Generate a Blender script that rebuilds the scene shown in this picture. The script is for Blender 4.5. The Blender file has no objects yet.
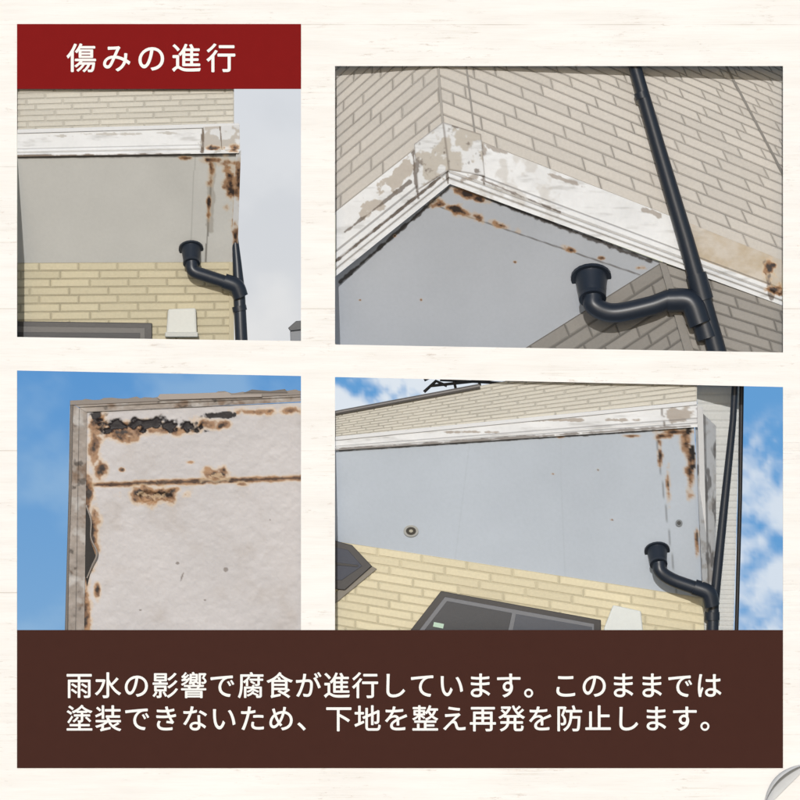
import bpy, bmesh, math, random
import numpy as np
from mathutils import Vector
random.seed(4)
D=45.0
scene=bpy.context.scene
CUR=None   # opening of the display board the current diorama stands behind
# ------------------------------------------------------------ helpers
def lin(c):
    c=np.asarray(c,float)/255.0
    return np.where(c<=0.04045,c/12.92,((c+0.055)/1.055)**2.4)
class Pl:
    def __init__(s,a,b,c):
        A,B,C=[pt(*q) for q in (a,b,c)]
        n=np.cross(B-A,C-A); n/=np.linalg.norm(n)
        if n[1]>0:n=-n
        s.n=n; s.k=n@A
    def at(s,u,v,off=0.0):
        u=np.asarray(u,float);v=np.asarray(v,float)
        X=(u-400)/100;Z=(400-v)/100
        t=(s.k+off+s.n[1]*D)/(s.n[0]*X+s.n[1]*D+s.n[2]*Z)
        return np.stack([X*t,-D+D*t,Z*t],-1)
    def d(s,u,v): return float(s.at(u,v)[1])
def pt(u,v,d):
    k=1+d/D
    return np.array([(u-400)/100*k,d,(400-v)/100*k])
def unpt(P):
    k=1+P[1]/D
    return P[0]/k*100+400,400-P[2]/k*100,P[1]
def flat(d): return Pl((0,0,d),(100,0,d),(0,100,d))
def off_pl(p,o):
    q=Pl.__new__(Pl);q.n=p.n;q.k=p.k-o;return q
def hom(q):
    src=[(0,0),(1,0),(1,1),(0,1)];A=[];b=[]
    for (x,y),(u,v) in zip(src,q):
        A.append([x,y,1,0,0,0,-u*x,-u*y]);b.append(u)
        A.append([0,0,0,x,y,1,-v*x,-v*y]);b.append(v)
    h=np.append(np.linalg.solve(np.array(A,float),np.array(b,float)),1).reshape(3,3)
    def f(s,t):
        w=h[2,0]*s+h[2,1]*t+1
        return (h[0,0]*s+h[0,1]*t+h[0,2])/w,(h[1,0]*s+h[1,1]*t+h[1,2])/w
    return f
def vnoise(x,y,seed):
    xi=np.floor(x).astype(np.int64);yi=np.floor(y).astype(np.int64)
    fx=x-xi;fy=y-yi;fx=fx*fx*(3-2*fx);fy=fy*fy*(3-2*fy)
    def h(a,b):
        n=(a*374761393+b*668265263+seed*1442695041)&0x7fffffff
        n=((n^(n>>13))*1274126177)&0x7fffffff
        return ((n^(n>>16))&0xffff)/65535.0
    return (h(xi,yi)*(1-fx)+h(xi+1,yi)*fx)*(1-fy)+(h(xi,yi+1)*(1-fx)+h(xi+1,yi+1)*fx)*fy
def fbm(u,v,sc,seed=1,oc=4):
    r=0;a=.5;tot=0
    for i in range(oc):
        r=r+a*vnoise(u/sc*2**i+17.3*i,v/sc*2**i+9.1*i,seed+i);tot+=a;a*=.55
    return r/tot
def ss(a,b,x):
    t=np.clip((x-a)/(b-a),0,1);return t*t*(3-2*t)
def mix(c,d,m): return c*(1-m[...,None])+np.asarray(d)*m[...,None]
def blobs(u,v,L,seed=3,amp=.9,sc=9):
    f=np.full(u.shape,-9.0)
    for b in L:
        cx,cy,rx,ry=b[:4];a=math.radians(b[4]) if len(b)>4 else 0
        dx=u-cx;dy=v-cy
        X=dx*math.cos(a)+dy*math.sin(a);Y=-dx*math.sin(a)+dy*math.cos(a)
        f=np.maximum(f,1-np.sqrt((X/rx)**2+(Y/ry)**2))
    return f+amp*(fbm(u,v,sc,seed)-.5)*1.6
def segs(u,v,L,seed=5,amp=.9,sc=6):
    f=np.full(u.shape,-9.0)
    for x1,y1,x2,y2,w in L:
        dx,dy=x2-x1,y2-y1;t=np.clip(((u-x1)*dx+(v-y1)*dy)/(dx*dx+dy*dy),0,1)
        f=np.maximum(f,1-np.hypot(u-x1-t*dx,v-y1-t*dy)/w)
    return f+amp*(fbm(u,v,sc,seed)-.5)*1.6
def rust(c,f,u,v,g=1.0,seed=8):
    n=fbm(u,v,5,seed);n2=fbm(u,v,9,seed+5)[...,None]
    tan=lin((196,172,142))*g; rs=(lin((164,122,80))*n2+lin((118,84,58))*(1-n2))*g
    c=mix(c,tan,ss(-.35,.1,f)*.55)
    m=ss(.05,.35,f)*.85;c=c*(1-m[...,None])+rs*m[...,None]
    c=mix(c,lin((92,66,50))*g,ss(.4,.7,f+.9*(n-.5))*.8)
    c=mix(c,lin((50,41,37))*g,ss(.7,.95,f+1.2*(n-.5)))
    return c
# materials
def attr_mat(name,rough=.6,bump=.15,bs=60,emit=False,spec=.4,var=.1):
    m=bpy.data.materials.new(name);m.use_nodes=True
    N=m.node_tree.nodes;L=m.node_tree.links;N.clear()
    o=N.new('ShaderNodeOutputMaterial');a=N.new('ShaderNodeAttribute');a.attribute_name='Col'
    if emit:
        e=N.new('ShaderNodeEmission');L.new(a.outputs['Color'],e.inputs['Color']);L.new(e.outputs[0],o.inputs[0]);return m
    b=N.new('ShaderNodeBsdfPrincipled');b.inputs['Roughness'].default_value=rough;b.inputs['Specular IOR Level'].default_value=spec
    tc=N.new('ShaderNodeTexCoord');n=N.new('ShaderNodeTexNoise');n.inputs['Scale'].default_value=bs;n.inputs['Detail'].default_value=4
    L.new(tc.outputs['Object'],n.inputs['Vector'])
    bp=N.new('ShaderNodeBump');bp.inputs['Strength'].default_value=bump;bp.inputs['Distance'].default_value=.02
    L.new(n.outputs[0],bp.inputs['Height']);L.new(bp.outputs[0],b.inputs['Normal'])
    mx=N.new('ShaderNodeMix');mx.data_type='RGBA';mx.blend_type='MULTIPLY';mx.inputs[0].default_value=1
    r=N.new('ShaderNodeMapRange');r.inputs[3].default_value=1-var;r.inputs[4].default_value=1+var
    L.new(n.outputs[0],r.inputs[0]);L.new(a.outputs['Color'],mx.inputs[6]);L.new(r.outputs[0],mx.inputs[7])
    L.new(mx.outputs[2],b.inputs['Base Color']);L.new(b.outputs[0],o.inputs[0]);return m
M_wall=attr_mat('ceramic_siding',.8,.08,40,spec=.25)
M_paint=attr_mat('weathered_paint',.55,.05,30,spec=.3,var=.05)
M_pipe=attr_mat('dark_vinyl',.38,.02,20,spec=.4)
M_metal=attr_mat('dark_metal',.4,.03,30)
M_sky=attr_mat('sky_air',emit=True)
M_sign=attr_mat('painted_sign',.85,.02,8,spec=.1,var=.05)
M_paper=attr_mat('paper',.8,.01,12)
def clip(o,cap):
    """trim a part to the block that stands behind the board opening"""
    if CUR is None: return
    me=o.data
    co=np.empty(len(me.vertices)*3);me.vertices.foreach_get('co',co);co=co.reshape(-1,3)
    if not len(co): return
    marg=-.3 if co[:,1].min()<.035 else 11
    k=1+co[:,1]/D;uu=co[:,0]/k*100+400;vv=400-co[:,2]/k*100
    cx=sum(p[0] for p in CUR)/4;cy=sum(p[1] for p in CUR)/4
    bm=None
    for i in range(4):
        a=np.array(CUR[i],float);b=np.array(CUR[(i+1)%4],float)
        e=b-a;n=np.array([e[1],-e[0]]);n/=np.linalg.norm(n)
        if n@(np.array([cx,cy])-a)>0:n=-n
        a=a+n*marg;b=b+n*marg
        if ((uu-a[0])*n[0]+(vv-a[1])*n[1]).max()<=0: continue
        if bm is None: bm=bmesh.new();bm.from_mesh(me)
        A=pt(a[0],a[1],0);Bp=pt(b[0],b[1],0)
        C=np.array([0,-D,0]);N=np.cross(A-C,Bp-C);N/=np.linalg.norm(N)
        m=pt(cx,cy,0)
        if N@(m-A)>0:N=-N
        r=bmesh.ops.bisect_plane(bm,geom=bm.verts[:]+bm.edges[:]+bm.faces[:],plane_co=Vector(A),plane_no=Vector(N),clear_outer=True)
        if cap:
            ed=[g for g in r['geom_cut'] if isinstance(g,bmesh.types.BMEdge) and g.is_valid]
            try: bmesh.ops.holes_fill(bm,edges=ed,sides=0)
            except Exception: pass
    if bm is not None: bm.to_mesh(me);bm.free()
def mkobj(name,V,F,mat,cols=None,col=None,parent=None,smooth=False,cap=False):
    me=bpy.data.meshes.new(name);me.from_pydata([tuple(map(float,p)) for p in V],[],[tuple(int(i) for i in f) for f in F]);me.update()
    ca=me.color_attributes.new('Col','FLOAT_COLOR','POINT')
    if cols is None: cols=np.tile(np.asarray(col,float),(len(V),1))
    ca.data.foreach_set('color',np.hstack([np.clip(cols,0,50),np.ones((len(V),1))]).ravel())
    me.materials.append(mat)
    if smooth: me.polygons.foreach_set('use_smooth',[True]*len(me.polygons))
    o=bpy.data.objects.new(name,me);scene.collection.objects.link(o)
    if parent: o.parent=parent
    clip(o,cap)
    return o
def empty(name):
    o=bpy.data.objects.new(name,None);scene.collection.objects.link(o);return o
def grid(name,quad,pl,cf,bounds,parent,mat=None,res=1.2,off=0,disp=None,mask=None,srng=(0,1),trng=(0,1),smooth=True):
    H=hom(quad);q=np.array(quad,float)
    w=max(np.linalg.norm(q[1]-q[0]),np.linalg.norm(q[2]-q[3]))*(srng[1]-srng[0]);h=max(np.linalg.norm(q[3]-q[0]),np.linalg.norm(q[2]-q[1]))*(trng[1]-trng[0])
    nx=max(2,int(w/res)+1);ny=max(2,int(h/res)+1)
    S,T=np.meshgrid(np.linspace(*srng,nx),np.linspace(*trng,ny))
    u,v=H(S,T)
    o=off+(disp(u,v,S,T) if disp else 0)
    P=pl.at(u,v,o);C=cf(u,v,S,T)
    ok=(u>bounds[0])&(u<bounds[2])&(v>bounds[1])&(v<bounds[3])
    if mask is not None: ok&=mask(u,v)
    idx=np.arange(nx*ny).reshape(ny,nx)
    F=np.stack([idx[:-1,:-1],idx[1:,:-1],idx[1:,1:],idx[:-1,1:]],-1)
    k=ok[:-1,:-1]&ok[1:,:-1]&ok[1:,1:]&ok[:-1,1:]
    F=F[k];P=P.reshape(-1,3);C=C.reshape(-1,3)
    used=np.unique(F);mp=np.full(nx*ny,-1);mp[used]=np.arange(len(used))
    return mkobj(name,P[used],mp[F],mat or M_paint,cols=C[used],parent=parent,smooth=smooth)
def bricks(name,quad,pl,rows,cols,col,joint,bounds,parent,srng=(0,1),trng=(0,1),h=.008,gap=.06,gv=.12,var=.05,mask=None,seed=1):
    rs=random.Random(seed);H=hom(quad);V=[];F=[];C=[]
    r0=int(math.floor(trng[0]*rows));r1=int(math.ceil(trng[1]*rows))
    inset=.12
    def ok(u,v): return bounds[0]<u<bounds[2] and bounds[1]<v<bounds[3] and (mask is None or mask(u,v))
    for r in range(r0,r1):
        offs=[0,.5,.25,.75][r%4]+rs.uniform(-.03,.03)
        for c in range(int(srng[0]*cols)-2,int(srng[1]*cols)+2):
            a=max((c+offs+gap/4)/cols,srng[0]);b=min((c+1+offs-gap/4)/cols,srng[1])
            if b-a<.1/cols: continue
            t0=max((r+gv/2)/rows,trng[0]);t1=min((r+1-gv/2)/rows,trng[1])
            if t1<=t0: continue
            m=((a+b)/2,(t0+t1)/2);uu,vv=H(*m)
            if not any(ok(*H(x,y)) for x in (a,(a+b)/2,b) for y in (t0,t1)): continue
            i=len(V);ea=min(.03/cols,(b-a)*.1);et=(t1-t0)*inset
            for (x,y) in ((a,t0),(b,t0),(b,t1),(a,t1)): V.append(pl.at(*H(x,y),0))
            for (x,y) in ((a+ea,t0+et),(b-ea,t0+et),(b-ea,t1-et),(a+ea,t1-et)): V.append(pl.at(*H(x,y),h))
            F+=[(i+4,i+7,i+6,i+5)]+[(i+k,i+4+k,i+4+(k+1)%4,i+(k+1)%4) for k in range(4)]
            g=rs.uniform(-var,var)+.16*(float(fbm(np.array([uu]),np.array([vv]),60,seed+3)[0])-.5)
            cc=np.array(col(uu,vv) if callable(col) else col)*(1+g)
            C+=[cc*.93]*4+[cc]*4
    o=mkobj(name+'_tiles',V,F,M_wall,cols=np.array(C),parent=parent)
    jf=(lambda u,v,S,T: np.ones(u.shape+(3,))*joint*(.8+.4*fbm(u,v,20,seed)[...,None]))
    grid(name+'_joints',quad,pl,jf,bounds,parent,mat=M_wall,res=6,off=.001,srng=srng,trng=trng,mask=mask)
    return o
def slab(name,pts,pl,off,th,col,mat,parent,bev=.006):
    n=len(pts)
    B=[pl.at(u,v,off) for u,v in pts];T=[pl.at(u,v,off+th) for u,v in pts]
    V=B+T;F=[tuple(range(n)),tuple(range(2*n-1,n-1,-1))]+[(i,(i+1)%n,n+(i+1)%n,n+i) for i in range(n)]
    o=mkobj(name,V,F,mat,col=col,parent=parent,cap=True)
    bm=bmesh.new();bm.from_mesh(o.data);bmesh.ops.recalc_face_normals(bm,faces=bm.faces);bm.to_mesh(o.data);bm.free()
    if bev:
        md=o.modifiers.new('Bevel','BEVEL');md.width=bev;md.segments=2
    return o
def tube(name,pts,col,mat,parent,smooth=True,seg=20,sub=8,cap=True):
    """pts: (u,v,d,radius/100)"""
    P=np.array([list(pt(a,b,c))+[r/100] for a,b,c,r in pts])
    if smooth and len(P)>2:
        Q=[];E=np.vstack([2*P[0]-P[1],P,2*P[-1]-P[-2]])
        for i in range(1,len(E)-2):
            for k in range(sub):
                t=k/sub
                Q.append(.5*((2*E[i])+(-E[i-1]+E[i+1])*t+(2*E[i-1]-5*E[i]+4*E[i+1]-E[i+2])*t*t+(-E[i-1]+3*E[i]-3*E[i+1]+E[i+2])*t**3))
        Q.append(P[-1]);P=np.array(Q)
    V=[];F=[];nrm=None
    for i,p in enumerate(P):
        a=P[max(i-1,0)][:3];b=P[min(i+1,len(P)-1)][:3];t=b-a;t/=max(np.linalg.norm(t),1e-9)
        if nrm is None:
            ref=np.array([0,1.,0]) if abs(t[1])<.9 else np.array([1.,0,0]);nrm=np.cross(t,ref)
        nrm=nrm-t*(nrm@t);nrm/=np.linalg.norm(nrm);bn=np.cross(t,nrm)
        for k in range(seg):
            A=2*math.pi*k/seg;V.append(p[:3]+p[3]*(math.cos(A)*nrm+math.sin(A)*bn))
    for i in range(len(P)-1):
        for k in range(seg): F.append((i*seg+k,i*seg+(k+1)%seg,(i+1)*seg+(k+1)%seg,(i+1)*seg+k))
    if cap: F+=[tuple(range(seg-1,-1,-1)),tuple(range(len(V)-seg,len(V)))]
    o=mkobj(name,V,F,mat,col=col,parent=parent,smooth=True,cap=True)
    md=o.modifiers.new('es','EDGE_SPLIT');md.split_angle=math.radians(40)
    return o
NAVY=lin((36,43,54))*.8
DARK=lin((48,46,48))*.75
CREAM=lin((214,209,197));YEL=lin((224,213,182))
WHITE=np.array([.72,.725,.73])
# ============================================================ PANEL 1
CUR=[(17,84),(301,84),(301,341),(17,337)]
B1=(5,72,315,354)
h1=empty('siding_house')
bricks('upper_siding',[(0,60),(234,54),(234,127),(0,134)],flat(.06),13,6.5,CREAM*.76,CREAM*.58,B1,h1,gv=.13)
def fascia_col(seed,g=1.0,extra=None):
    def f(u,v,S,T):
        c=np.ones(u.shape+(3,))*WHITE*g
        c=c*(1-.2*(fbm(u,v,30,seed)[...,None]))
        st=fbm(u*.5,v*3,12,seed+4); c=mix(c,lin((150,148,145))*g,ss(.55,.85,st)*.5)
        if extra is not None: c=extra(c,u,v,S,T)
        return c
    return f
def prof(lo=.62,amp=.02):
    def f(u,v,S,T):
        return amp*ss(lo,lo+.03,T)+amp*.8*ss(lo+.17,lo+.2,T)-amp*1.2*(np.abs(T-lo-.16)<.02)+.002*fbm(u,v,5,3)
    return f
def grooves(c,T,L,w=.022,k=.8):
    for t in L: c=mix(c,lin((110,104,98)),(np.abs(T-t)<w)*k)
    return c
def ex1(c,u,v,S,T):
    f=blobs(u,v,[(219,140,22,13),(110,134,30,1.6),(60,136,16,1.2),(165,133,12,1.4)],7,1.3,7)
    c=mix(c,lin((165,160,152)),ss(.1,.3,f)*.8)
    f=segs(u,v,[(17,156,190,155,2),(203,128,202,152,1.6)],4,.9,8);c=mix(c,lin((105,92,80)),ss(.1,.5,f))
    c=grooves(c,T,[.66,.84],.02,.55)
    return rust(c,blobs(u,v,[(234,150,5,4)],9,1.2,5),u,v)
f1=Pl((17,133,.0),(237,126,.0),(17,156,.01))
grid('balcony_fascia',[(0,133.5),(239,126),(239,153),(0,157)],f1,fascia_col(3,.95,ex1),B1,h1,disp=prof(.68,.015),res=.9)
slab('fascia_cap',[(0,130),(239,123),(240,127),(0,134)],f1,-.03,.05,WHITE*.8,M_paint,h1)
def cov1(c,u,v,S,T):
    f=fbm(u,v,12,144);c=mix(c,lin((160,152,142)),ss(.5,.58,f)*.8);f=segs(u,v,[(203,127,203,150,1.5),(220,127,222,150,1)],4,.9,8);c=mix(c,lin((105,92,80)),ss(.1,.5,f))
    return rust(c,blobs(u,v,[(214,148,8,2.5),(235,148,5,4)],9,1.2,5),u,v)
grid('corner_cover',[(203,127),(239.5,125),(240,149),(203,151)],f1,fascia_col(31,.85,cov1),B1,h1,off=.025,res=.8)
s1=Pl((17,157,.03),(237,154,.03),(17,262,.55))
def sof1(u,v,S,T):
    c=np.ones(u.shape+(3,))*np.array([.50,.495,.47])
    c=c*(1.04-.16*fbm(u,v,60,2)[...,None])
    c=mix(c,lin((90,86,80)),(np.abs(u-(213-(v-155)*.07))<.9)*.7)
    c=mix(c,lin((90,86,80)),(np.abs(u-(195-(v-155)*.05))<.5)*.25)
    c=mix(c,lin((130,122,110)),ss(.0,.4,segs(u,v,[(213,156,210,230,4)],4,.9,9))*.5)
    c=mix(c,lin((60,54,50)),ss(0,.6,segs(u,v,[(0,157,238,155,2.2),(238,155,233,262,2)],4,.4,9))*.85)
    f=blobs(u,v,[(211,172,4,13),(209,205,2.5,11),(230,182,7,26),(235,205,3,30),(229,162,10,5),(214,160,12,3),(186,158,8,2)],6,1.3,8)
    return rust(c,f,u,v,.9)
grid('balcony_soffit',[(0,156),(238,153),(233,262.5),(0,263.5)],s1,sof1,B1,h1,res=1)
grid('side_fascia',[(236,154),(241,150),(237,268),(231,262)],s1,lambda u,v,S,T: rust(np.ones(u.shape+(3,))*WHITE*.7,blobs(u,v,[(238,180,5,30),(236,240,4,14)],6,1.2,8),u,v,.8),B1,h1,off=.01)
w1=flat(.55)
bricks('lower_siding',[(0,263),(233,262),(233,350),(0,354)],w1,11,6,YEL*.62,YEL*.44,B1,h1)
slab('corner_trim',[(229,262),(234,262),(234,352),(229,352)],w1,.0,.03,YEL*.6,M_wall,h1,.004)
slab('door_frame',[(0,321),(152,323),(152,354),(0,354)],w1,.0,.05,DARK,M_metal,h1)
slab('door_frame_inner',[(0,326),(145,328),(145,354),(0,354)],w1,.051,.006,lin((95,92,90))*.7,M_metal,h1,.002)
slab('door_leaf',[(0,332),(140,333),(140,354),(0,354)],w1,.058,.006,lin((30,32,38)),M_metal,h1,.002)
vb=empty('vent_hood')
slab('hood_body',[(168,309),(196,308),(197,334),(166,335)],w1,.0,.12,lin((215,215,208))*.8,M_paint,vb,.02)
slab('hood_lip',[(165,332),(198,332),(198,337),(165,337)],w1,.0,.15,lin((205,205,198))*.75,M_paint,vb,.01)
def drain(P,name='drain_pipe'):
    e=empty(name)
    for i,(pts,sm) in enumerate(P): tube('pipe_%d'%i,pts,NAVY,M_pipe,e,smooth=sm)
    return e
def flange(s,u,v,R,r,dx,dy,L):
    A=s.at(u,v,0);down=np.array([dx/100,0,-dy/100]);out=[]
    for t,rad in ((0,R),(.10,R),(.101,R*.82),(.25,R*.76),(.7,r*1.3),(.85,r*1.2),(.851,r*1.32),(1.0,r*1.32)):
        p=A+s.n*t*L+down*t;a,b,c=unpt(p);out.append((a,b,c,rad))
    return out
fl_=flange(s1,191,248,12.5,6.5,1,10,.14);e=fl_[-1]
drain([(fl_,False),
       ([(e[0],e[1]-2,e[2]+.01,6.5),(e[0]+2,e[1]+7,e[2]-.01,6.5),(207,276,e[2],6.5),(225,282,e[2]+.02,6.5),(234,286,e[2]+.03,6.5),(239,294,e[2]+.03,6.5)],True),
       ([(224,281,e[2]+.02,8),(236,286,e[2]+.03,8),(241,297,e[2]+.04,7.6)],True),
       ([(234,225,.50,2.4),(237,262,.48,4.5),(239,290,.45,6),(242,352,.43,6.4)],False),
       ([(239,306,.44,7.3),(240,311,.44,7.3)],False)])
def sky_cf(top,bot,cloud,th,seed,sc,v0,v1,amt=1):
    def f(u,v,S,T):
        t=np.clip((v-v0)/(v1-v0),0,1)[...,None]
        c=lin(top)*(1-t)+lin(bot)*t
        n=fbm(u*.8,v,sc,seed,6);return mix(c,lin(cloud),ss(th,th+.35,n)*amt)
    return f
def sky(q,cf,b): grid('sky',q,flat(1.1),cf,b,None,mat=M_sky,res=3)
sky([(150,40),(325,40),(325,365),(150,365)],sky_cf((216,220,226),(228,228,228),(204,208,214),.4,5,120,80,340,.6),(150,60,325,365))
nr=empty('neighbour_roof')
slab('roof',[(288,328),(296,321),(325,319),(325,327),(290,331)],flat(.9),0,.05,lin((60,62,66)),M_metal,nr)
slab('gable_wall',[(290,331),(325,327),(325,360),(291,360)],flat(.9),-.02,.04,lin((140,142,146))*.8,M_paint,nr)
# ============================================================ PANEL 2
CUR=[(335,66),(783,66),(783,352.5),(335,344.5)]
B2=(320,52,798,366)
h2=empty('siding_house')
fr=Pl((443,128,.04),(783,262,.34),(450,183,.04))
fl=Pl((443,128,.04),(335,213,.26),(450,183,.04))
qr=[(434,20),(777,164),(841,285),(443,128)]
ql=[(310,131),(434,20),(443,128),(300,240)]
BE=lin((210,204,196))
bricks('right_siding',qr,off_pl(fr,.03),9,8,BE*.76,BE*.42,B2,h2,srng=(0,1.5),trng=(-2,1.02),gv=.09,gap=.05,var=.05,seed=5)
bricks('left_siding',ql,off_pl(fl,.03),9,3.3,BE*.72,BE*.42,B2,h2,srng=(-.7,1.0),trng=(-2,1.02),gv=.09,gap=.05,var=.05,seed=6)  # left face slightly darker: its shading is put into the tile colour
H=hom(qr)
frb=off_pl(fr,.02)
a=H(.075,-.3);b=H(.075,.98)
slab('sealant_joint',[(a[0]-1,a[1]),(a[0]+1,a[1]),(b[0]+1,b[1]),(b[0]-1,b[1])],frb,0,.006,BE*.3,M_metal,h2,0)
slab('corner_joint',[(436,50),(438,50),(444.5,130),(442,130)],off_pl(fr,.025),0,.02,BE*.5,M_wall,h2,.004)
slab('sealant_joint',[(718.5,54),(721,54),(800,203),(797,203)],frb,.0,.006,BE*.25,M_metal,h2,0)
def ex2(c,u,v,S,T):
    c=mix(c,lin((172,166,158)),ss(.45,.62,fbm(u,v,14,31))*.5*(u<560))
    c=mix(c,lin((176,160,136))*.9,ss(686,694,u+6*fbm(u,v,8,3))*(T<.66)*(.45+.7*fbm(u,v,12,4)))
    c=grooves(c,T,[.625,.78,.9],.016,.6)
    f=blobs(u,v,[(475,150,12,18),(470,178,9,5),(600,182,10,2.5,20),(500,150,20,3,20),(565,180,18,2,20),(650,212,14,3,20),(720,228,16,3,20)],11,1.4,7)
    c=mix(c,lin((140,130,120)),ss(.05,.3,f)*.8)
    f=segs(u,v,[(480,136,484,184,1.5),(482,180,560,212,1.6),(560,168,680,217,1.4),(765,262,772,298,3)],14,1.2,7)
    c=mix(c,lin((95,82,72)),ss(.1,.5,f)*.8)
    f=blobs(u,v,[(770,268,6,9),(776,290,8,5),(690,222,6,3)],13,1.4,5);return rust(c,f,u,v)
def prof2(u,v,S,T):
    return .022*ss(.62,.65,T)+.02*ss(.78,.81,T)-.03*(np.abs(T-.775)<.02)-.03*(np.abs(T-.9)<.015)+.004*fbm(u,v,5,3)
grid('right_fascia',[(443,127),(803,268),(803,313),(450,184)],fr,fascia_col(21,.95,extra=ex2),B2,h2,disp=prof2,res=.9)
def ex2l(c,u,v,S,T):
    f=blobs(u,v,[(432,150,24,22),(400,178,24,8,-40),(372,205,16,8,-40)],15,1.6,9)
    c=mix(c,lin((160,150,138)),ss(.1,.3,f)*.85);c=grooves(c,T,[.625,.78,.9],.016,.6)
    f=segs(u,v,[(413,150,418,198,2),(335,262,440,178,2),(345,232,410,182,2),(443,128,448,183,1.6)],17,1.4,8)
    return mix(c,lin((88,76,66)),ss(.1,.5,f)*.85)
grid('left_fascia',[(300,240),(443,127),(450,184),(300,305)],fl,fascia_col(22,.95,extra=ex2l),B2,h2,disp=prof2,res=.9)
def cov(c,u,v,S,T):
    f=fbm(u,v,13,44);c=mix(c,lin((164,156,144)),ss(.48,.58,f)*.85);f=fbm(u,v,9,45);c=mix(c,lin((100,90,82)),ss(.62,.74,f)*.85)
    e=np.minimum(np.minimum(S,1-S),np.minimum(T,1-T));return mix(c,lin((105,96,88)),ss(.05,.0,e)*.7)
grid('corner_cover_right',[(443,122),(481,134),(485,176),(449,170)],fr,fascia_col(25,.9,extra=cov),B2,h2,off=.03,res=.8)
grid('corner_cover_left',[(414,144),(443,122),(449,170),(418,190)],fl,fascia_col(26,.9,extra=cov),B2,h2,off=.03,res=.8)
s2=Pl((450,183,.05),(662,262,.25),(500,345,.70))
def sof2(u,v,S,T):
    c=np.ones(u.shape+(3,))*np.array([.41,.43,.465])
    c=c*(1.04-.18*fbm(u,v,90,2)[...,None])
    f=segs(u,v,[(440,207,640,275,1.2)],3,.3,5);c=mix(c,lin((80,74,68)),ss(.1,.6,f)*.7)
    f=segs(u,v,[(455,186,650,261,2.8),(450,187,340,282,2.4)],3,1.0,5);c=mix(c,lin((60,54,50)),ss(.1,.6,f)*.9)
    f=blobs(u,v,[(462,212,24,5,20),(440,205,8,3),(500,225,14,3,20),(572,250,8,2.5,18),(640,268,7,2.5),(470,195,20,4,20),(602,258,4,2)],16,1.3,8)
    f=np.maximum(f,blobs(u,v,[(395,236,1.6,1.6),(421,300,1.5,1.5),(515,262,2,1.4),(360,300,1.5,1)],17,.5,3));return rust(c,f,u,v,.9)
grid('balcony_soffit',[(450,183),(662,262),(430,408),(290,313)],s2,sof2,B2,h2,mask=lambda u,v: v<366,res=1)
a=s2.d(530,345);b=s2.d(662,262)
lw=Pl((530,345,a),(662,262,b),(692,360,b))
bricks('lower_left_siding',[(530,345),(662,262),(692,360),(575,440)],lw,8,4,BE*.36,BE*.2,B2,h2,srng=(-.3,1),seed=8)  # same siding darkened: shade under the balcony painted into tiles and joints
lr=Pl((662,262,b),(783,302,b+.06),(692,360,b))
bricks('lower_right_siding',[(662,262),(800,307),(826,400),(692,360)],lr,8,3,BE*.42,BE*.22,B2,h2,srng=(0,1.2),seed=9)  # shaded copy of the siding colour, wall shade included in the paint
slab('corner_post',[(659,262),(666,262),(698,364),(688,364)],lr,0,.03,BE*.34,M_wall,h2,.006)  # darkened like the walls beside it, shade painted into the colour
fl_=flange(s2,591,276,20.5,10.5,2,16,.2);e=fl_[-1]
drain([(fl_,False),
       ([(e[0],e[1]-3,e[2]+.01,10),(e[0]+2,e[1]+7,e[2]-.02,10),(614,313,e[2]-.02,10),(650,306,e[2]-.03,10),(672,299,e[2]-.04,10),(690,303,e[2]-.05,10),(698,320,e[2]-.05,10)],True),
       ([(668,300,e[2]-.03,11.6),(690,302,e[2]-.05,11.8),(700,324,e[2]-.06,11.6)],True),
       ([(630,50,.12,6.2),(658,146,.14,7.2),(686,240,.16,8.2),(700,290,.17,9),(722,370,.18,9.8)],False),
       ([(641,92,.13,7.6),(643,98,.13,7.6)],False),([(696,274,.165,10.4),(703,300,.17,10.8)],False),([(702,318,.18,11.4),(708,338,.18,11.8)],False)])
# ============================================================ PANEL 3
CUR=[(17,370.5),(301,376),(301,632),(17,632)]
B3=(5,357,315,644)
h3=empty('siding_house')
p3=Pl((70,402,.10),(301,392,.14),(66,630,.24))
FR=lin((158,148,140))*.8
def sof3(u,v,S,T):
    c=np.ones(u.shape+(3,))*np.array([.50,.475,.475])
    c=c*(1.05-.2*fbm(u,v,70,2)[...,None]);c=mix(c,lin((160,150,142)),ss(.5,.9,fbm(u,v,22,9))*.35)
    n=fbm(u,v,8,61)
    yl=485-(u-90)*.033
    f=1-np.abs(v-yl)/3.4+1.0*(n-.5)
    c=rust(c,f,u,v,.95)
    c=mix(c,lin((85,60,45))*.8,(np.abs(v-yl)<.8)*.8)
    L=[(125,432,36,9,-8),(165,430,30,6),(205,423,16,7),(222,425,8,5),(255,412,24,4),(290,411,14,5),(98,425,9,18),(101,468,8,10),(94,445,6,26)]
    L+=[(155,495,26,10),(140,493,9,5),(172,490,9,4),(215,475,16,8),(240,484,8,3),(190,462,4,2),(122,470,3,2)]
    L+=[(93,535,7,34),(87,500,6,40),(86,560,6,50),(86,610,6,40),(97,590,4,10)]
    f=blobs(u,v,L,33,1.0,9)
    c=rust(c,f,u,v,1.0)
    c=mix(c,lin((186,160,130)),ss(.3,.5,blobs(u,v,[(155,496,18,6),(215,476,9,4)],39,1.4,6))*.7)
    f=blobs(u,v,[(120,425,34,9),(160,424,46,7,4),(215,415,24,4),(93,415,8,8)],35,1.2,9);c=mix(c,lin((36,32,34)),ss(.15,.4,f))
    f=blobs(u,v,[(226,570,4,3),(178,563,2.5,2),(250,400,30,2),(140,610,1.6,1),(270,520,1.2,1.2),(205,600,1.5,1.2),(182,577,1,6,20)],37,.8,4);c=mix(c,lin((92,80,70)),ss(.1,.4,f)*.7)
    return c
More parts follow.
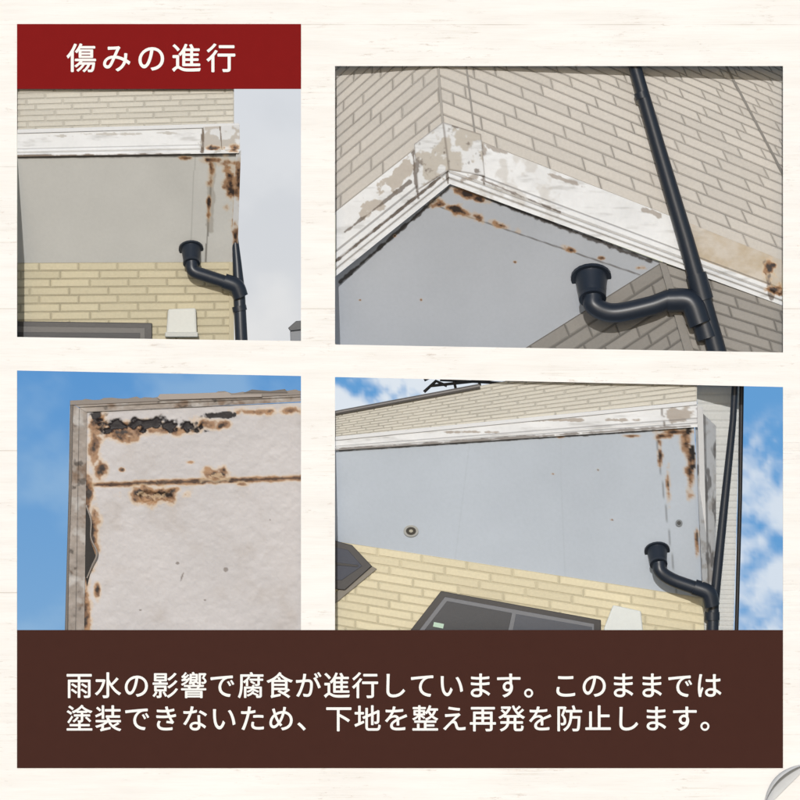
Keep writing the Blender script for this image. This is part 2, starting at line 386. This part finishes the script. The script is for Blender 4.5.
grid('balcony_soffit',[(84,411),(315,402),(315,650),(80,650)],p3,sof3,B3,h3,res=.8,disp=lambda u,v,S,T:.012*fbm(u,v,7,4)-.03*ss(.1,.5,blobs(u,v,[(120,425,30,9),(160,424,42,7,4),(155,496,18,6)],35,1.2,9)))
def frc(u,v,S,T):
    c=np.ones(u.shape+(3,))*FR;n=fbm(u,v,10,51);c=c*(.75+.5*n[...,None])
    c=mix(c,lin((120,96,76))*.8,ss(.55,.75,fbm(u,v,14,52))*.8);c=mix(c,lin((52,46,42)),ss(.62,.75,fbm(u,v,8,53))*.7)
    c=mix(c,lin((196,192,188))*.8,ss(.6,.75,fbm(u,v,20,54))*.7);return c
rag=lambda u,v,S,T:.014*fbm(u,v,6,4)
grid('fascia_bottom_top',[(70,402),(315,391),(315,401),(86,412)],p3,frc,B3,h3,res=.8,off=.03,disp=lambda u,v,S,T:.01*fbm(u,v,6,4)+.03*(T<.5))
grid('fascia_bottom_left',[(70,402),(79,408),(75,650),(66,650)],p3,frc,B3,h3,res=.8,off=.05,disp=rag)
grid('fascia_bottom_inner',[(79,408),(87,411),(84,650),(75,650)],p3,frc,B3,h3,res=.8,off=.02,disp=rag)
rr=random.Random(5)
x=70;top=[];bot=[]
while x<315:
    y=402-(x-70)*.045
    top.append((x,y-rr.choice([.5,1,1.5,2.5,4 if 155<x<240 else 1.5])));bot.append((x,y+3.2));x+=rr.uniform(3,9)
slab('flashing_edge',top+bot[::-1],p3,.03,.05,FR*.8,M_paint,h3,.003)
slab('flashing_flap',[(157,398),(160,394),(190,393.5),(228,392),(232,395),(262,394),(262,397),(160,400)],p3,.06,.04,FR*1.15,M_paint,h3,.004)
slab('flashing_flap',[(243,393),(252,389.5),(270,391),(285,389),(288,393)],p3,.06,.03,FR*.5,M_paint,h3,.004)
slab('rot_hole',[(86,508),(91,518),(90,540),(96,556),(92,566),(87,586),(84,570),(84,530)],p3,.018,.004,lin((28,25,24)),M_paint,h3,0)  # thin dark sheet, the shade inside the hole painted as its colour
tube('lifted_bead',[(86,505,p3.d(86,505)-.03,.8),(91,520,p3.d(91,520)-.05,.9),(91,538,p3.d(91,540)-.05,.8),(97,553,p3.d(97,555)-.06,1.1),(92,566,p3.d(92,566)-.05,.9),(87,578,p3.d(87,575)-.03,.8)],FR*.9,M_paint,h3)
tube('side_bead',[(72,404,.05,1.6),(70,500,.11,1.7),(68,560,.14,1.3),(66,650,.18,1.7)],FR*.6,M_paint,h3)
sky([(-5,345),(325,345),(325,650),(-5,650)],sky_cf((92,150,208),(122,168,212),(160,192,220),.45,15,80,370,630,.5),(-5,350,325,655))
# ============================================================ PANEL 4
CUR=[(335,377),(783,387),(783,632),(335,632)]
B4=(320,363,798,644)
h4=empty('siding_house')
f4=Pl((335,440,.12),(693,405,.04),(335,450,.12))
bricks('upper_siding',[(335,413),(697,345),(697,406),(335,441)],off_pl(f4,.03),12,12,CREAM*.78,CREAM*.54,B4,h4,srng=(-.05,1),seed=12,gv=.14,var=.03,mask=lambda u,v:v>360)
tube('parapet_cap',[(315,417,.1,2.0),(335,412.8,.1,2.0),(480,386,.08,2.4)],lin((90,86,84)),M_metal,h4,smooth=False)
def ex4(c,u,v,S,T):
    f=blobs(u,v,[(680,414,18,8),(560,420,30,1.5),(620,420,20,2),(470,432,26,1.5)],27,1.3,7);c=mix(c,lin((140,128,115)),ss(.05,.3,f)*.8)
    c=grooves(c,T,[.62,.82],.03,.5)
    f=segs(u,v,[(335,450,690,426,1.6),(662,408,664,426,1.3)],24,1.2,7);return mix(c,lin((90,80,72)),ss(.1,.5,f)*.8)
grid('balcony_fascia',[(310,442),(697,404),(698,427),(310,452)],f4,fascia_col(28,.95,extra=ex4),B4,h4,disp=prof(.62,.014),res=.9)
slab('fascia_cap',[(310,439),(697,401),(697,405),(310,443)],f4,-.03,.05,WHITE*.8,M_paint,h4)
s4=Pl((335,448,.14),(692,425,.05),(702,597,.6))
def sof4(u,v,S,T):
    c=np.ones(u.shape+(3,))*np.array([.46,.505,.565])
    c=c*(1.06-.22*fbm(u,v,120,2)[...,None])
    for x1,y1,x2,y2 in ((470,440,455,560),(560,433,565,577),(655,428,677,594)):
        f=segs(u,v,[(x1,y1,x2,y2,.9)],3,.2,5);c=mix(c,lin((120,124,128)),ss(.1,.6,f)*(.1 if x1<600 else .8))
    f=segs(u,v,[(340,450,690,428,1.8)],3,.9,5);c=mix(c,lin((70,64,58)),ss(.1,.6,f)*.8)
    f=blobs(u,v,[(686,440,6,14),(690,470,4,26),(665,436,10,3),(660,455,2.5,16),(668,485,2.5,18),(676,432,18,3),(630,436,8,1.6),(560,437,4,1.4),(697,540,2,14)],46,1.2,8)
    f=np.maximum(f,blobs(u,v,[(553,474,1.4,1),(598,470,1.2,1),(612,520,1.3,1)],17,.4,3))
    c=rust(c,f,u,v,.9)
    f=blobs(u,v,[(690,432,8,5),(693,455,4,12)],35,1.2,9);return mix(c,lin((36,32,30)),ss(.15,.4,f))
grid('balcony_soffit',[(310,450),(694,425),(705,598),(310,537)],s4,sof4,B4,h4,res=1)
def sf4(u,v,S,T):
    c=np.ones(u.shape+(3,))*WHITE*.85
    c=mix(c,lin((150,138,125)),ss(.5,.7,fbm(u,v,9,71))*.5);c=mix(c,lin((70,60,52)),ss(.6,.72,fbm(u*1.5,v*.4,9,72))*.7)
    return mix(c,lin((95,90,86)),(np.abs(S-.45)<.07)*.6)
grid('side_fascia',[(694,405),(716,426),(716,604),(703,598)],Pl((694,405,.04),(694,425,.05),(716,600,.55)),sf4,B4,h4,res=.8)
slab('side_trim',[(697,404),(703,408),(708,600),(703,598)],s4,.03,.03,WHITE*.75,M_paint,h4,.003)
side=Pl((700,380,.45),(742,380,.75),(728,640,.65))
def sd4(u,v,S,T):
    c=np.ones(u.shape+(3,))*lin((230,230,226))*.85*(1.03-.15*fbm(u,v,30,91)[...,None])
    return mix(c,lin((170,172,174)),((T*46)%1<.13)*.35+0*u)
grid('side_siding',[(696,366),(741,366),(733,645),(705,645)],side,sd4,B4,h4,mat=M_wall,res=.8,disp=lambda u,v,S,T:-.012*((T*46)%1<.13))
tube('edge_trim',[(742,360,.6,2.4),(740,500,.6,2.2),(736,650,.6,2.0)],DARK*.6,M_metal,h4,smooth=False)
a=s4.d(335,541);b=s4.d(703,598)
w4=Pl((335,541,a),(703,598,b),(335,640,a))
bricks('lower_siding',[(335,541),(705,598),(705,706),(335,642)],w4,12,8,YEL*.80,YEL*.60,B4,h4,srng=(-.07,1),seed=14)
slab('door_frame',[(441,591),(601,620),(601,650),(402,650),(409,632)],w4,.0,.05,DARK,M_metal,h4)
slab('door_head',[(445,597),(594,624),(594,650),(412,650),(418,632)],w4,.051,.006,lin((110,112,118))*.8,M_metal,h4,.002)
slab('door_leaf',[(447,601),(512,613),(504,650),(417,650),(423,632)],w4,.058,.006,lin((44,46,52)),M_metal,h4,.002)
slab('door_glass',[(516,614),(592,627),(592,650),(509,650)],w4,.058,.006,lin((60,64,74)),M_metal,h4,.002)
slab('address_sticker',[(434,622),(444,624),(443,628.5),(433,626.5)],w4,.066,.003,lin((170,194,176)),M_paint,h4,0)
slab('window_frame',[(325,538),(352,545),(372,566),(345,590),(325,588)],w4,.0,.06,DARK,M_metal,h4)
slab('window_glass',[(325,545),(348,550),(362,566),(342,580),(325,580)],w4,.061,.006,lin((24,34,54)),M_metal,h4,.002)
slab('window_bar',[(325,561),(358,565),(358,567),(325,564)],w4,.068,.006,DARK*.6,M_metal,h4,.002)
slab('porch_gutter',[(325,600),(372,566),(377,569),(325,612)],w4,.0,.03,lin((110,104,94)),M_metal,h4,.004)
sl=empty('soffit_light')
def disc(nm,cx,cy,rx,ry,pl,off,th,col,par): slab(nm,[(cx+rx*math.cos(t*math.pi/12),cy+ry*math.sin(t*math.pi/12)) for t in range(24)],pl,off,th,col,M_metal,par,.002)
disc('ring',411,531,7.5,6,s4,0,.02,lin((190,190,186))*.7,sl);disc('lens',411,531,5,4,s4,.02,.004,lin((70,66,60)),sl);disc('bulb',411,531,2,1.6,s4,.024,.006,lin((170,165,150)),sl)
sv=empty('soffit_vent');disc('cap',679,523,3.5,3.5,s4,0,.02,lin((140,144,148))*.8,sv);disc('grille',679,523,2,2,s4,.02,.004,lin((80,80,80)),sv)
vb=empty('vent_hood')
slab('hood_body',[(613,605),(641,611),(645,650),(603,650),(604,628)],w4,0,.12,lin((215,218,215))*.85,M_paint,vb,.015)
fl_=flange(s4,657,550,13,6.8,1,10,.14);e=fl_[-1]
drain([(fl_,False),
       ([(e[0],e[1]-2,e[2]+.01,6.8),(e[0]+2,e[1]+7,e[2]-.01,6.8),(673,580,e[2],6.8),(695,588,e[2]+.01,6.8),(706,593,e[2]+.01,6.8),(711,603,e[2]+.02,6.8)],True),
       ([(694,587,e[2]+.01,8.2),(708,593,e[2]+.01,8.2),(712,606,e[2]+.02,8)],True),
       ([(736,365,.3,3.2),(733,420,.33,3.4),(716,585,.42,4.8),(713,604,.42,6),(712,655,.42,6.4)],False),([(712,612,.42,7.8),(712,620,.42,7.8)],False)])
rl=empty('roof_railing')
for p in ([(424,392,.4,1.6),(436,381,.4,1.6),(447,386,.4,1.5)],[(430,386,.4,1.5),(505,378,.4,1.5)],[(440,380,.42,1.3),(520,384,.42,1.5)],[(456,390,.4,1.4),(452,372,.4,1.4)],[(480,386,.4,1.4),(476,370,.4,1.4)],[(424,380,.4,1.8),(440,372,.4,1.8)]):
    tube('rail',p,DARK*.5,M_metal,rl,smooth=False)
def sky4(u,v,S,T):
    c=np.ones(u.shape+(3,))*lin((100,158,212));n=fbm(u,v,34,81,6)
    m=np.where(u<600,ss(.3,.5,n)*.95,ss(.30,.66,n+.2*(fbm(u,v,90,84)-.5))*ss(395,450,v)*.85)
    return mix(c,lin((226,233,240)),m)
sky([(315,350),(808,350),(808,655),(315,655)],sky4,(315,352,808,655))
CUR=None
# ============================================================ whitewashed board
m=bpy.data.materials.new('whitewashed_wood');m.use_nodes=True;N=m.node_tree.nodes;L=m.node_tree.links
b=N['Principled BSDF'];b.inputs['Roughness'].default_value=.9;b.inputs['Specular IOR Level'].default_value=.15
tc=N.new('ShaderNodeTexCoord')
def nz(scale,sc,det=8,rough=.6):
    mp=N.new('ShaderNodeMapping');mp.inputs['Scale'].default_value=scale;n=N.new('ShaderNodeTexNoise');n.inputs['Scale'].default_value=sc;n.inputs['Detail'].default_value=det;n.inputs['Roughness'].default_value=rough
    L.new(tc.outputs['Object'],mp.inputs[0]);L.new(mp.outputs[0],n.inputs['Vector']);return n.outputs[0]
def rng(x,a,bb,c=0,d=1):
    r=N.new('ShaderNodeMapRange');r.inputs[1].default_value=a;r.inputs[2].default_value=bb;r.inputs[3].default_value=c;r.inputs[4].default_value=d;L.new(x,r.inputs[0]);return r.outputs[0]
def mth(op,x,y):
    k=N.new('ShaderNodeMath');k.operation=op
    for i,q in enumerate((x,y)):
        if isinstance(q,(int,float)): k.inputs[i].default_value=q
        else: L.new(q,k.inputs[i])
    return k.outputs[0]
def mx(f,A,Bc):
    k=N.new('ShaderNodeMix');k.data_type='RGBA';L.new(f,k.inputs[0])
    for i,q in ((6,A),(7,Bc)):
        if isinstance(q,tuple): k.inputs[i].default_value=q
        else: L.new(q,k.inputs[i])
    return k.outputs[2]
g1=nz((.5,1,5),1.6);g2=nz((.9,1,24),2.2,10,.7);g3=nz((1.0,1,2.2),1.1,4);g4=nz((.35,1,16),3.0,10,.75);g5=nz((1.2,1,7),4.0,10,.8)
c=mx(rng(g1,.4,.72),(.80,.785,.76,1),(.74,.715,.685,1))
c=mx(mth('MULTIPLY',rng(g2,.5,.7),.2),c,(.60,.55,.50,1))
worn=mth('MULTIPLY',rng(g4,.54,.64),rng(g3,.5,.62))
worn2=mth('MULTIPLY',rng(g5,.56,.62),rng(g3,.46,.58))
c=mx(mth('MULTIPLY',worn,.4),c,(.54,.46,.39,1))
c=mx(mth('MULTIPLY',worn2,.5),c,(.44,.35,.29,1))
sx=N.new('ShaderNodeSeparateXYZ');L.new(tc.outputs['Object'],sx.inputs[0])
fz=mth('FRACT',mth('ADD',mth('DIVIDE',sx.outputs[2],1.42),10.36),0)
seam=mth('LESS_THAN',fz,.006)
c=mx(mth('MULTIPLY',seam,mth('MULTIPLY',rng(g1,.4,.6),.5)),c,(.4,.33,.27,1))
L.new(c,b.inputs['Base Color'])
bp=N.new('ShaderNodeBump');bp.inputs['Strength'].default_value=.25;bp.inputs['Distance'].default_value=.01
L.new(mth('SUBTRACT',g2,mth('MULTIPLY',mth('ADD',seam,worn),.8)),bp.inputs['Height']);L.new(bp.outputs[0],b.inputs['Normal'])
polys=[[(-40,-40),(17,-40),(17,840),(-40,840)],[(17,-40),(301,-40),(301,86),(17,86)],[(17,337),(301,341),(301,376),(17,370.5)],[(17,632),(301,632),(301,840),(17,840)],
 [(301,-40),(335,-40),(335,840),(301,840)],[(335,-40),(783,-40),(783,66),(335,66)],[(335,344.5),(783,352.5),(783,387),(335,377)],[(335,632),(783,632),(783,840),(335,840)],[(783,-40),(840,-40),(840,840),(783,840)]]
V=[];F=[]
for p in polys:
    i=len(V);V+=[pt(x,y,0) for x,y in p]+[np.array(pt(x,y,0))+[0,.02,0] for x,y in p]
    F+=[(i,i+3,i+2,i+1),(i+4,i+5,i+6,i+7)]+[(i+k,i+(k+1)%4,i+4+(k+1)%4,i+4+k) for k in range(4)]
bo=mkobj('whitewashed_wood_board',V,F,m,col=(.8,.8,.8))
# ============================================================ signs
def sign(nm,x0,y0,x1,y1,col):
    return slab(nm,[(x0,y0),(x1,y0),(x1,y1),(x0,y1)],flat(0),.002,.012,col,M_sign,None,.002)
t=sign('title_sign',17,24,301,89,lin((132,22,22))*.8)
cs=sign('caption_sign',17,630,783,768,lin((70,41,34))*.8)
ML=attr_mat('white_lettering',.8,0,5,spec=.1,var=0)
def text(body,x0,x1,yc,par,nm,sp,w):
    cu=bpy.data.curves.new(nm,'FONT');cu.body=body;cu.size=1.0;cu.space_character=sp;cu.resolution_u=6
    o=bpy.data.objects.new(nm,cu);scene.collection.objects.link(o)
    bpy.context.view_layer.update();dg=bpy.context.evaluated_depsgraph_get()
    me=bpy.data.meshes.new_from_object(o.evaluated_get(dg));bpy.data.objects.remove(o)
    co=np.array([v.co[:] for v in me.vertices]);F0=[tuple(p.vertices) for p in me.polygons]
    mn,mxx=co.min(0),co.max(0);k=(x1-x0)/100/(mxx[0]-mn[0])
    P=np.zeros_like(co);P[:,0]=(co[:,0]-mn[0])*k+(x0-400)/100;P[:,2]=(co[:,1]-(mn[1]+mxx[1])/2)*k+(400-yc)/100;P[:,1]=-.018
    VV=[];FF=[]
    for j,(dx,dz) in enumerate(((-w,0),(w,0),(0,w),(0,-w))):
        FF+=[tuple(i+len(P)*j for i in f) for f in F0];VV.append(P+np.array([dx,-.0008*j,dz]))
    return mkobj(nm,np.vstack(VV),FF,ML,col=(.78,.775,.76),parent=par)
text('傷みの進行',67,235,58,t,'title_lettering',1.3,.004)
text('雨水の影響で腐食が進行しています。このままでは',67,721,685,cs,'caption_lettering',1.08,.003)
text('塗装できないため、下地を整え再発を防止します。',67,709,718,cs,'caption_lettering',1.08,.003)
# page curl at lower right
V=[];F=[];C=[];n=24
for i in range(n+1):
    s=i/n
    A=np.array([764+s*46,810-s*46+0.0])
    for j in range(n+1):
        q=j/n;ang=q*2.3
        w=34*math.sin(math.pi*min(max(s,.02),.98))**.8
        off=w*math.sin(ang)*.45
        V.append(pt(A[0]-off*.7,A[1]-off*.7,-.02-.12*(1-math.cos(ang))*(w/34)));C.append(np.array([.56,.57,.58]))
for i in range(n):
    for j in range(n):
        a=i*(n+1)+j;F.append((a,a+1,a+n+2,a+n+1))
mkobj('paper_curl',V,F,M_paper,cols=np.array(C),smooth=True)
# ============================================================ ground
g=bpy.data.materials.new('gravel_ground');g.use_nodes=True;gn=g.node_tree;nn=gn.nodes.new('ShaderNodeTexNoise');nn.inputs['Scale'].default_value=3000;rp=gn.nodes.new('ShaderNodeValToRGB')
rp.color_ramp.elements[0].color=(.12,.11,.1,1);rp.color_ramp.elements[1].color=(.3,.28,.26,1);gn.links.new(nn.outputs[0],rp.inputs[0]);gn.links.new(rp.outputs[0],gn.nodes['Principled BSDF'].inputs['Base Color'])
s=3000;mkobj('ground',[(-s,-s,-4.45),(s,-s,-4.45),(s,s,-4.45),(-s,s,-4.45)],[(0,1,2,3)],g,col=(.2,.2,.2))
# ============================================================ light & camera
el,az=math.radians(18),math.radians(-3)
w=bpy.data.worlds.new('World');scene.world=w;w.use_nodes=True
st=w.node_tree.nodes.new('ShaderNodeTexSky');st.sky_type='NISHITA';st.sun_disc=False;st.sun_elevation=el;st.sun_rotation=math.pi-az
w.node_tree.links.new(st.outputs[0],w.node_tree.nodes['Background'].inputs[0]);w.node_tree.nodes['Background'].inputs[1].default_value=.1
sd=bpy.data.lights.new('sun','SUN');sd.energy=2.65;sd.angle=math.radians(.6);sd.color=(1,.985,.96)
so=bpy.data.objects.new('sun',sd);scene.collection.objects.link(so)
tosun=Vector((math.sin(az)*math.cos(el),-math.cos(az)*math.cos(el),math.sin(el)))
so.rotation_euler=tosun.to_track_quat('Z','Y').to_euler()
cd=bpy.data.cameras.new('camera');cd.sensor_width=36;cd.lens=36*D/8;cd.clip_end=10000
co=bpy.data.objects.new('camera',cd);scene.collection.objects.link(co);co.location=(0,-D,0);co.rotation_euler=(math.pi/2,0,0)
scene.camera=co
scene.view_settings.view_transform='Standard';scene.view_settings.look='None';scene.view_settings.exposure=0
